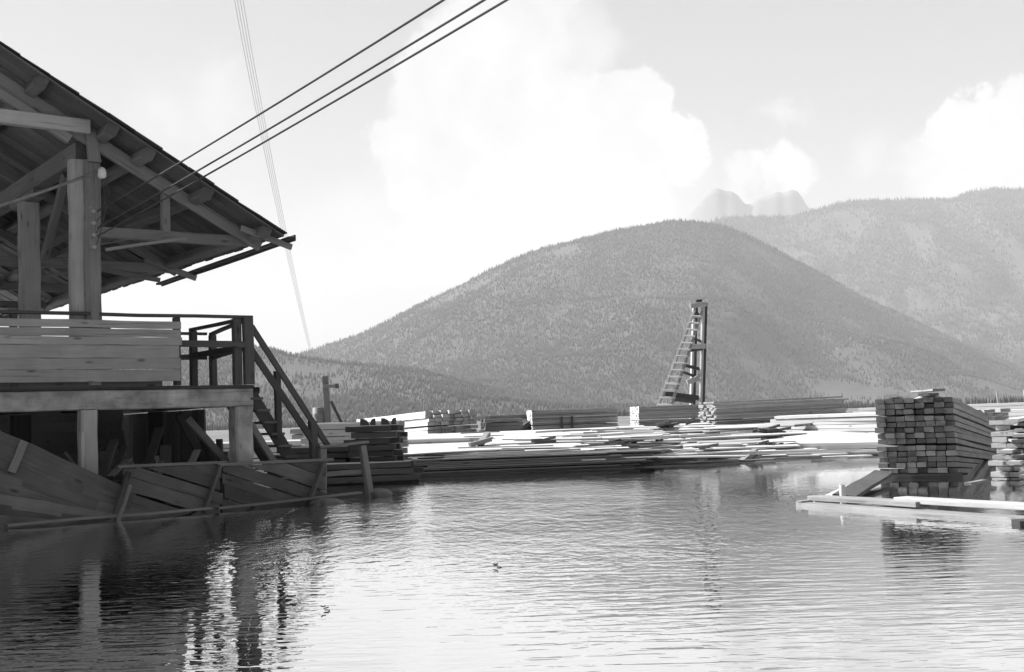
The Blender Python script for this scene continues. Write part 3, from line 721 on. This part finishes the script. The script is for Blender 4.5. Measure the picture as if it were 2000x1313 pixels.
# ------------------------------------------------------------------ dark ties left of centre
lumber_stack('stack of dark old ties with uneven right ends behind the low barrier', (-3.2, 24.0, .10), -1, .88, 3, 9, .30, .124, 'tie', jx=.15, jyaw=2.5, gap=.02, vgap=.012, seed=31, cat='tie stack', name='tie_stack')
lumber_stack('low dark stack of longer timbers in front of the tall tie stack', (-4.6, 23.2, .02), 2, 2.75, 2, 4, .32, .13, 'tie', jx=.18, jyaw=1.0, gap=.02, vgap=.012, seed=32, cat='tie stack', name='tie_stack')
lumber_stack('shorter dark tie stack left of the tall one, behind the barrier', (-4.7, 24.05, .10), -1, 1.42, 3, 6, .30, .124, 'tie', jx=.05, jyaw=2.5, gap=.02, vgap=.012, seed=36, cat='tie stack', name='tie_stack')
for k, x in enumerate((-3.03, -2.86, -2.62, -2.45)):
    V = []; prof = [(0, 0), (.14, 0), (.14, .02), (.10, .10), (.04, .13), (0, .13)]
    if k % 2: prof = [(.10-a*.55, b_) for a, b_ in prof][::-1]
    n = len(prof)
    for y in (0, .3): V += [(a, y, b_) for a, b_ in prof]
    F = [tuple(range(n)), tuple(range(2*n-1, n-1, -1))]+[(i, n+i, n+(i+1) % n, (i+1) % n) for i in range(n)]
    tag(link(bpy.data.objects.new('chock', mesh_of('chock', V, F, 'tie')), Matrix.Translation((x, 24.1, .10+9*.124+.004))),
        'dark curved chock on the tie stack, ' + ('leftmost of four', 'second from the left', 'third from the left', 'rightmost of four')[k], 'chock', 'curved chocks on the tie stack')
lumber_stack('grey white stack of short lumber right behind the dark ties', (-4.6, 26.4, .12), -4, 2.1, 5, 8, .22, .148, 'pale', jx=.06, seed=33)
lumber_stack('long bleached stack seen through the stair handrails', (-8.2, 27.6, .10), -6, 4.6, 10, 7, .22, .12, 'fresh', jx=.15, seed=34)

# barrel beside a mooring post
bp_ = Vector((-5.0, 31.6, 0))
t_ = thing('barrel', (bp_.x, bp_.y, 1.2), 'grey metal drum standing beside the tall post on the lumber', 'barrel')
V, F = lathe([(.17, 0), (.185, .01), (.185, .15), (.192, .16), (.185, .17), (.185, .32), (.192, .33), (.185, .34), (.185, .49), (.175, .50), (.165, .485), (.02, .485)], 24)
link(bpy.data.objects.new('drum', mesh_of('drum', V, F, 'drum', True)), Matrix.Translation((bp_.x, bp_.y, 1.21)), t_)
lumber_stack('low platform of planks carrying the grey drum', (-5.7, 31.2, .12), 0, 1.25, 4, 8, .24, .134, 'grey', jx=.05, seed=35)
t_ = thing('tall_post', (-4.72, 31.5, 0), 'tall dark post with a short side arm and slanting braces behind the drum', 'post')
beam('post', (-4.72, 31.5, -.3), (-4.82, 31.5, 2.50), .15, .15, 'timber', t_, up=(1, 0, 0))
beam('side_arm', (-4.86, 31.38, 2.24), (-4.55, 31.38, 2.24), .07, .09, 'timber', t_)
beam('end_block', (-4.55, 31.38, 2.24), (-4.47, 31.38, 2.24), .09, .12, 'dark', t_)
beam('brace', (-4.35, 31.4, 1.15), (-4.68, 31.4, 1.85), .07, .08, 'dark', t_, up=(0, 1, 0))
beam('brace', (-5.45, 31.7, 1.2), (-4.85, 31.7, 1.75), .06, .07, 'dark', t_, up=(0, 1, 0))

# ------------------------------------------------------------------ middle lumber yard
def yard(lab, x, y, z, yaw, L, nc, nr, bw_, bh, mat, **kw):
    return lumber_stack(lab, (x, y, z), yaw, L, nc, nr, bw_, bh, mat, **kw)
# front heap, base in the water
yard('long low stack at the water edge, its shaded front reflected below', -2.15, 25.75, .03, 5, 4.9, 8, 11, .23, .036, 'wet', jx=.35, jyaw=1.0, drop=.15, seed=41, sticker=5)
yard('low ragged stack at the water edge with boards slid out to the right', 1.9, 26.1, .0, 4, 3.0, 9, 8, .23, .036, 'grey', jx=.5, jyaw=3, step=.6, drop=.3, seed=42)
yard('bright smooth slope of lumber rising behind the long low stack', -3.6, 27.2, .30, 3, 5.6, 26, 4, .22, .036, 'fresh', jx=.3, jyaw=.25, gap=.002, drop=.0, seed=43, roll=4.9)
yard('broad bright stack in the middle of the flooded yard', 1.3, 28.0, .12, 3, 5.0, 22, 4, .22, .04, 'fresh', jx=.5, jyaw=1.6, gap=.003, drop=.15, seed=44, roll=5)
yard('low pale stack left of the dark ended stack, behind the bright slope', -4.6, 30.2, .10, 5, 3.4, 8, 9, .22, .08, 'fresh', jx=.3, jyaw=.8, drop=.08, seed=45)
yard('wide pale stack in front of the two dark long stacks', 1.2, 32.9, .38, 3, 5.6, 12, 8, .22, .04, 'fresh', jx=.5, jyaw=1.2, drop=.12, seed=46, roll=3.5)
yard('ragged stack with dark uneven front edge below the right end of the longest stack', 5.2, 30.6, .12, 5, 3.6, 13, 9, .22, .04, 'fresh', jx=.5, jyaw=2.5, drop=.3, seed=47, roll=5)
yard('flat spread of boards at the right of the yard beside open water', 4.5, 28.0, .03, 7, 3.0, 11, 4, .23, .036, 'fresh', jx=.6, jyaw=3, drop=.3, seed=48, roll=3)
# back row of standing stacks
yard('tall stack with its sunlit long side to the left and dark ragged end', -1.05, 33.6, .10, 112, 7.4, 7, 14, .2, .100, 'fresh', jx=.14, jyaw=.8, tilt=-1.0, seed=51, sticker=5)
yard('short grey stack joined behind the dark ragged end', -.85, 34.2, .12, 8, 1.05, 5, 11, .22, .105, 'grey', jx=.05, seed=52)
yard('long dark stack running behind the short grey stack', -.8, 37.6, .15, 3, 3.6, 5, 11, .22, .112, 'grey', jx=.12, seed=53)
yard('leaning heap of short boards between two grey stacks', -.1, 35.6, .3, 35, 1.0, 3, 6, .2, .08, 'tie', jx=.05, tilt=28, seed=54)
c_st = (.50, 35.6, .14)
yard('stack with a bright narrow left end and two dark slots in its front', *c_st, 5, 2.5, 7, 27, .22, .048, 'sunlitend', jx=.012, seed=55, sticker=9)
for k, x in enumerate((.85, 1.15)):
    q = local_point(c_st, 5, x, -.05, 0)
    tag(beam('stake', q+Vector((0, 0, -.2)), q+Vector((0, 0, 1.12)), .11, .05, 'dark', up=(1, 0, 0)), ('left', 'right')[k]+' of two dark stakes against the front of the stack with a bright end', 'stake', 'stakes against the stack')
yard('stack with a bright jagged left end in front of the derrick', 3.62, 36.0, .14, 4, 3.1, 7, 26, .22, .05, 'sunlitend', jx=.014, seed=56, sticker=9)
yard('longest dark stack with a stepped right end below the derrick', 5.62, 34.3, .12, 12, 4.0, 6, 28, .22, .048, 'brightend', jx=.06, jyaw=.3, seed=57, sticker=9, tilt=.6, lenvar=.08)
# pale stacks at the right, turned to the sun
yard('large bleached stack filling the gap left of the tall near stack', 6.7, 32.4, .08, -52, 5.5, 9, 11, .24, .092, 'fresh', jx=.2, jyaw=.8, seed=61)
yard('low bleached stack along the water in front of the large bleached one', 5.9, 29.9, .04, -30, 4.0, 9, 5, .24, .08, 'fresh', jx=.3, jyaw=1.2, drop=.1, seed=62, roll=7)
yard('far bleached stack behind the top of the tall near stack', 12.0, 43.0, .2, -35, 7.5, 8, 10, .25, .1, 'fresh', jx=.2, seed=63)
yard('far bleached stack at the right border behind the jumbled stack', 12.9, 36.5, .12, -40, 6.5, 7, 9, .25, .1, 'fresh', jx=.2, seed=64)
for k, (x, y) in enumerate(((16.1, 41), (17.0, 41))):
    tag(beam('stake', (x, y, .9), (x-.02, y, 1.62), .05, .05, 'pale', up=(1, 0, 0)), ('left', 'right')[k]+' of two thin stakes rising above the far stack at the right', 'stake', 'thin stakes above the far stack')

# loose boards strewn over the heap
R_ = random.Random(77)
LB = []
for k in range(6):
    V, F = prism([2.2, 3.0, 1.4, 3.8, 1.0, 2.6][k], .2, .03, ch=.003, seg=5, warp=.003, bow=.004*(k % 3), rnd=R_)
    LB.append(mesh_of('loose_board', V, F, ['fresh', 'fresh', 'pale', 'fresh', 'grey', 'pale'][k]))
zones = [  # x0,x1,y0,y1,z at y0, z at y1, count, label
    (-3.0, 1.2, 26.0, 27.2, .47, .47, 7, 'loose board on the long low stack at the water edge'),
    (-.6, 2.6, 27.6, 32.0, .50, .88, 9, 'loose board on the bright slope behind the long low stack'),
    (1.2, 5.0, 26.2, 27.8, .26, .34, 16, 'loose board on the ragged stack at the water edge'),
    (1.6, 5.6, 28.4, 32.4, .34, .68, 20, 'loose board on the broad bright stack in the middle'),
    (1.6, 6.0, 33.0, 35.2, .76, .88, 14, 'loose board in front of the two dark long stacks'),
    (5.2, 8.4, 30.8, 33.0, .52, .70, 18, 'loose board on the ragged dark edged stack at the right'),
    (4.4, 6.8, 28.0, 30.0, .20, .32, 14, 'loose board on the flat spread beside open water'),
]
for (x0, x1, y0, y1, z0, z1, n, lab) in zones:
    for k in range(n):
        fy = R_.random(); x = R_.uniform(x0, x1)-1.0; y = y0+(y1-y0)*fy; z = z0+(z1-z0)*fy+.03+.04*R_.random()
        mi = R_.randrange(6)
        if y > 33: mi = mi % 4
        W = Matrix.Translation((x, y, z)) @ Matrix.Rotation(D2R(R_.gauss(4, 7)), 4, 'Z') @ Matrix.Rotation(D2R(R_.gauss(0, .8)), 4, 'Y') @ Matrix.Rotation(D2R(R_.gauss(0, 6)), 4, 'X')
        tag(link(bpy.data.objects.new('loose_board', LB[mi]), W), lab, 'board', lab.replace('loose board', 'loose boards'))
# board ends tipped up out of the heap
for (x, y, z, yaw, tlt, lab) in [(-1.1, 29.4, .66, 20, 12, 'short dark block tipped on the bright slope below the dark ended stack'), (-.85, 29.5, .67, 70, 25, 'second short block tipped on the bright slope below the dark ended stack'),
                            (4.95, 27.2, .12, 40, 24, 'short plank poking up from the water right of the heap'), (5.2, 27.3, .12, 60, 18, 'second short plank poking up from the water right of the heap')]:
    W = Matrix.Translation((x, y, z)) @ Matrix.Rotation(D2R(yaw), 4, 'Z') @ Matrix.Rotation(D2R(-tlt), 4, 'Y')
    V, F = prism(.55, .16, .10, seg=2); tag(link(bpy.data.objects.new('block', mesh_of('block', V, F, 'grey')), W), lab, 'block')

# knots of short dark offcuts caught between the boards
R_ = random.Random(91)
for (x, y, z, n, lab) in [(.35, 28.6, .60, 3, 'on the smooth slope'), (1.9, 29.4, .50, 5, 'left of centre on the broad stack'), (2.9, 30.2, .56, 6, 'at the centre of the broad stack'),
                          (4.2, 28.9, .36, 6, 'on the front edge of the broad stack'), (3.9, 33.2, .84, 7, 'below the stack with the bright jagged end'), (6.3, 31.2, .66, 8, 'on the ragged right stack'),
                          (7.6, 31.6, .72, 8, 'beside the large bleached stack'), (5.8, 29.4, .34, 6, 'on the flat spread near the water')]:
    for k in range(n):
        a = Vector((x+R_.gauss(0, .28), y+R_.gauss(0, .12), z+.02+R_.random()*.10)); yw = R_.uniform(-.6, .6)
        tag(beam('offcut', a, a+Vector((math.cos(yw), math.sin(yw), R_.uniform(-.15, .25)))*R_.uniform(.15, .5), R_.uniform(.08, .16), R_.uniform(.04, .08), 'tie' if k % 2 else 'wet', ch=.006),
            'short dark offcut in the tangle '+lab, 'offcut', 'dark offcuts '+lab)

# ------------------------------------------------------------------ derrick
DY = 42.0
dk = thing('derrick', (6.1, DY, .3), 'tall timber derrick frame with two masts and a long ladder rising behind the stacks', 'derrick')
def dp(x, y, D=DY): return at(x, y, D)
def mast(x0, y0, x1, y1, D, w_):
    a = dp(x0, y0, D); b_ = dp(x1, y1, D); d = (b_-a); b2 = a+d*((a.z-.2)/(a.z-b_.z)); o = beam('mast', a, b2, w_*.62, w_*.62, 'pale', dk, up=(.85, .53, 0), ch=.01, seg=6); q = Vector((w_*.55, .03, 0)); beam('mast_shaded_side', a+q, b2+q, w_*.55, w_*.7, 'dark', dk, up=(1, 0, 0), ch=.01, seg=6); return o  # pale mast stands for the lit side, added dark strip for the shaded side
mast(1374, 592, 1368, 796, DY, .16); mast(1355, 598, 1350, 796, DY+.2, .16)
def dbeam(nm, x0, y0, x1, y1, w_, h_, mt='cladding', D0=DY, D1=DY): return beam(nm, dp(x0, y0, D0), dp(x1, y1, D1), w_, h_, mt, dk, ch=.01)
dbeam('head_block', 1348, 598, 1379, 594, .35, .15, 'cladding', DY-.1, DY-.1)
dbeam('head_block', 1360, 589, 1370, 588, .3, .10, 'dark', DY, DY)
dbeam('sheave', 1356, 612, 1362, 618, .12, .22, 'dark')
dbeam('cross_beam', 1347, 678, 1377, 676, .28, .16, 'cladding', DY-.12, DY-.12)
dbeam('cross_beam', 1345, 686, 1372, 682, .2, .08, 'dark', DY-.1, DY-.1)
dbeam('cross_beam', 1342, 747, 1366, 739, .26, .17, 'cladding', DY-.14, DY-.14)
dbeam('cross_beam', 1356, 741, 1368, 732, .2, .12, 'cladding', DY-.2, DY-.2)
dbeam('brace', 1334, 713, 1374, 723, .09, .1, 'dark', DY-.2, DY+.2)
dbeam('brace', 1330, 726, 1354, 734, .08, .08, 'dark', DY-.3, DY+.1)
dbeam('brace', 1352, 662, 1374, 668, .07, .08, 'dark')
dbeam('brace', 1296, 769, 1368, 778, .18, .17, 'dark', DY-.7, DY+.2)
dbeam('brace', 1318, 780, 1352, 784, .12, .14, 'dark', DY-.7, DY)
dbeam('guy_block', 1377, 682, 1376, 708, .09, .08, 'dark', DY+.2, DY+.2)
# ladder: a thing of its own leaning on the derrick
lt, lb, rt, rb_ = dp(1357, 606, 41.8), dp(1284, 796, 40.3), dp(1371, 608, 41.8), dp(1310, 796, 40.3)
ext = (lb.z-.25)/(lt.z-lb.z); lb2 = lb+(lb-lt)*ext; rb2 = rb_+(rb_-rt)*ext
ld = thing('ladder', lb2, 'long pale ladder leaning against the left side of the derrick', 'ladder')
beam('side_rail', lb2, lt, .08, .10, 'grey', ld, up=(.5, 1, .2), ch=.006); beam('side_rail', rb2, rt, .08, .10, 'grey', ld, up=(0, 1, .2), ch=.006)
for k in range(19):
    f = (k+.6)/19.5
    beam('rung', lb2.lerp(lt, f)+Vector((-.03, -.05, 0)), rb2.lerp(rt, f)+Vector((.03, -.05, 0)), .065, .065, 'fresh', ld, up=(0, -1, 1), ch=.012)

# ------------------------------------------------------------------ tall near stack at the right, partly sunk and tilting away
YAW1 = 90-25.2
s1 = (6.72, 18.88, .19)
yaw = YAW1
# columns go left from the near right edge: local +Y points left-away
lumber_stack('tall dark grey stack of thick boards with ends toward the viewer, mirrored in calm water', s1, yaw, 9.0, 8, 13, .146, .087, 'grey', jx=.11, jyaw=.45, gap=.008, vgap=.006,
             tilt=-3.1, seed=71, sticker=5, mats=['grey'])
base = Vector(s1)
def on1(x, y, z): return base+Matrix.Rotation(D2R(yaw), 3, 'Z') @ (Matrix.Rotation(D2R(3.1), 3, 'Y') @ Vector((x, y, z)))
ztop = 13*.087+.046+.01
for k, lab in enumerate(('front dark bearer beam under the tall near stack, at the water', 'second dark bearer beam under the tall near stack')):
    tag(beam('bearer', on1(.10+.9*k, -.06, -.05), on1(.10+.9*k, 1.22, -.05), .16, .10, 'tie'), lab, 'bearer beam', 'bearers under the tall stack')
tag(beam('loose_board', on1(.15, .30, ztop+.03), on1(2.6, 1.0, ztop+.06), .16, .04, 'pale'), 'pale board lying askew on top of the tall near stack, left one', 'board')
tag(beam('loose_board', on1(-.1, .9, ztop+.02), on1(3.1, .95, ztop+.04), .17, .045, 'fresh'), 'bright board on the left edge of the tall near stack top', 'board')
tag(beam('loose_board', on1(-.2, .18, ztop+.075), on1(.7, .62, ztop+.115), .2, .035, 'grey'), 'short grey board crossing the top of the tall near stack', 'board')
tag(beam('loose_board', on1(-.12, .42, ztop+.02), on1(2.3, .30, ztop+.03), .15, .045, 'grey'), 'grey board lying on the right half of the tall near stack top', 'board')

# jumbled pale stack at the right border
lumber_stack('jumbled pale stack with ragged ends at the right border', (8.40, 16.9, .06), 46, 4.0, 8, 11, .24, .085, 'fresh', jx=.2, jyaw=5, gap=.02, vgap=.012, seed=81, drop=.3, tilt=-.8, roll=0, cap=96)
for k in range(12):
    R2 = random.Random(500+k)
    x, z = R2.uniform(6.95, 7.4), .16+.075*k
    a = Vector((x, 17.5+R2.uniform(-.2, .3), z)); yw = D2R(60+R2.uniform(-16, 16))
    tag(beam('loose_board', a, a+Vector((math.cos(yw), math.sin(yw), .02))*R2.uniform(1.2, 2.2), .19, .045, ['pale', 'grey', 'fresh'][k % 3]),
        'slipped board jutting left from the jumbled pale stack', 'board', 'slipped boards of the jumbled stack')

# boom of planks floating in front
tip = Vector((3.50, 14.62, .195))
def fl(name_l, a, b_, w_, h_, mat, **kw):
    return tag(beam('floating_plank', a, b_, w_, h_, mat, ch=.006, **kw), name_l, 'plank')
fl('long floating plank of the boom leading from its tip toward the tall stack front', tip, Vector((4.25, 13.0, .205)), .20, .06, 'brightend', warp=.004)
fl('long pale plank of the boom running out at the right border', Vector((4.12, 13.33, .24)), Vector((5.92, 10.4, .215)), .22, .06, 'brightend', warp=.004)
fl('lower wet plank lying under the two boom planks', Vector((3.36, 14.50, .13)), Vector((5.50, 10.2, .13)), .26, .05, 'grey', warp=.004)
fl('narrow plank lying across the tip of the boom', Vector((3.28, 14.45, .15)), Vector((3.66, 14.72, .16)), .08, .05, 'pale')
fl('wide dark plank slanting from the boom back to the tall stack', Vector((3.95, 15.0, .16)), Vector((5.55, 18.7, .24)), .28, .05, 'tie', up=Vector((.12, 0, 1)))
fl('thin pale plank beside the wide dark slanting one', Vector((3.62, 14.75, .15)), Vector((5.3, 18.6, .16)), .12, .05, 'fresh')
t_ = tag(beam('peg', Vector((3.86, 14.72, .02)), Vector((3.86, 14.72, .33)), .07, .06, 'fresh', up=(1, 0, 0)), 'small upright peg at the tip of the boom', 'peg')
tag(beam('peg', Vector((3.50, 14.50, -.1)), Vector((3.50, 14.50, .17)), .07, .07, 'fresh', up=(1, 0, 0)), 'white post end under the very tip of the boom', 'peg')
fl('dark thick plank end at the right border below the boom', Vector((4.55, 11.35, .11)), Vector((5.6, 11.3, .16)), .22, .1, 'tie')
fl('short log floating in the calm water before the tall stack', Vector((6.3, 17.3, .115)), Vector((6.75, 17.9, .12)), .1, .04, 'grey')
# small debris on open water
def debris(p, lab, s_=1):
    R2 = random.Random(int(p[0]*100)); mb = MB()
    for k in range(3):
        W = Matrix.Translation((p[0]+R2.uniform(-.03, .03), p[1]+R2.uniform(-.03, .03), WZ+.004+.012*k)) @ Matrix.Rotation(R2.uniform(-.6, .6), 4, 'Z') @ Matrix.Rotation(R2.uniform(-.3, .1), 4, 'Y')
        mb.add(prism(.09*s_, .035*s_, .018*s_, seg=2, rnd=R2), W)
    return tag(mb.build('driftwood', 'tie'), lab, 'driftwood')
debris((-.20, 9.45), 'small flat chip of driftwood in the middle of the water', .42)
debris((-1.55, 8.1), 'small knobby driftwood on the water below the mill reflection', .6)
debris((-1.2, 7.6), 'tiny flat chip floating near the bottom left of the open water', .35)

# ------------------------------------------------------------------ valley haze
hv = bpy.data.materials.new('valley_haze'); hv.use_nodes = True; ht = hv.node_tree
for n in list(ht.nodes): ht.nodes.remove(n)
ho = ht.nodes.new('ShaderNodeOutputMaterial'); pv = ht.nodes.new('ShaderNodeVolumePrincipled'); ht.links.new(pv.outputs[0], ho.inputs['Volume'])
pv.inputs['Density'].default_value = 0.000095; pv.inputs['Color'].default_value = (.88, .88, .88, 1); pv.inputs['Anisotropy'].default_value = 0.0
V = [(x, y, z) for x in (-15000, 15000) for y in (-500, 14500) for z in (-3.2, 1700)]
me = bpy.data.meshes.new('haze'); me.from_pydata(V, [], [(0, 1, 3, 2), (4, 6, 7, 5), (0, 4, 5, 1), (2, 3, 7, 6), (0, 2, 6, 4), (1, 5, 7, 3)]); me.materials.append(hv)
o = link(bpy.data.objects.new('haze', me), Matrix.Identity(4)); o['kind'] = 'stuff'
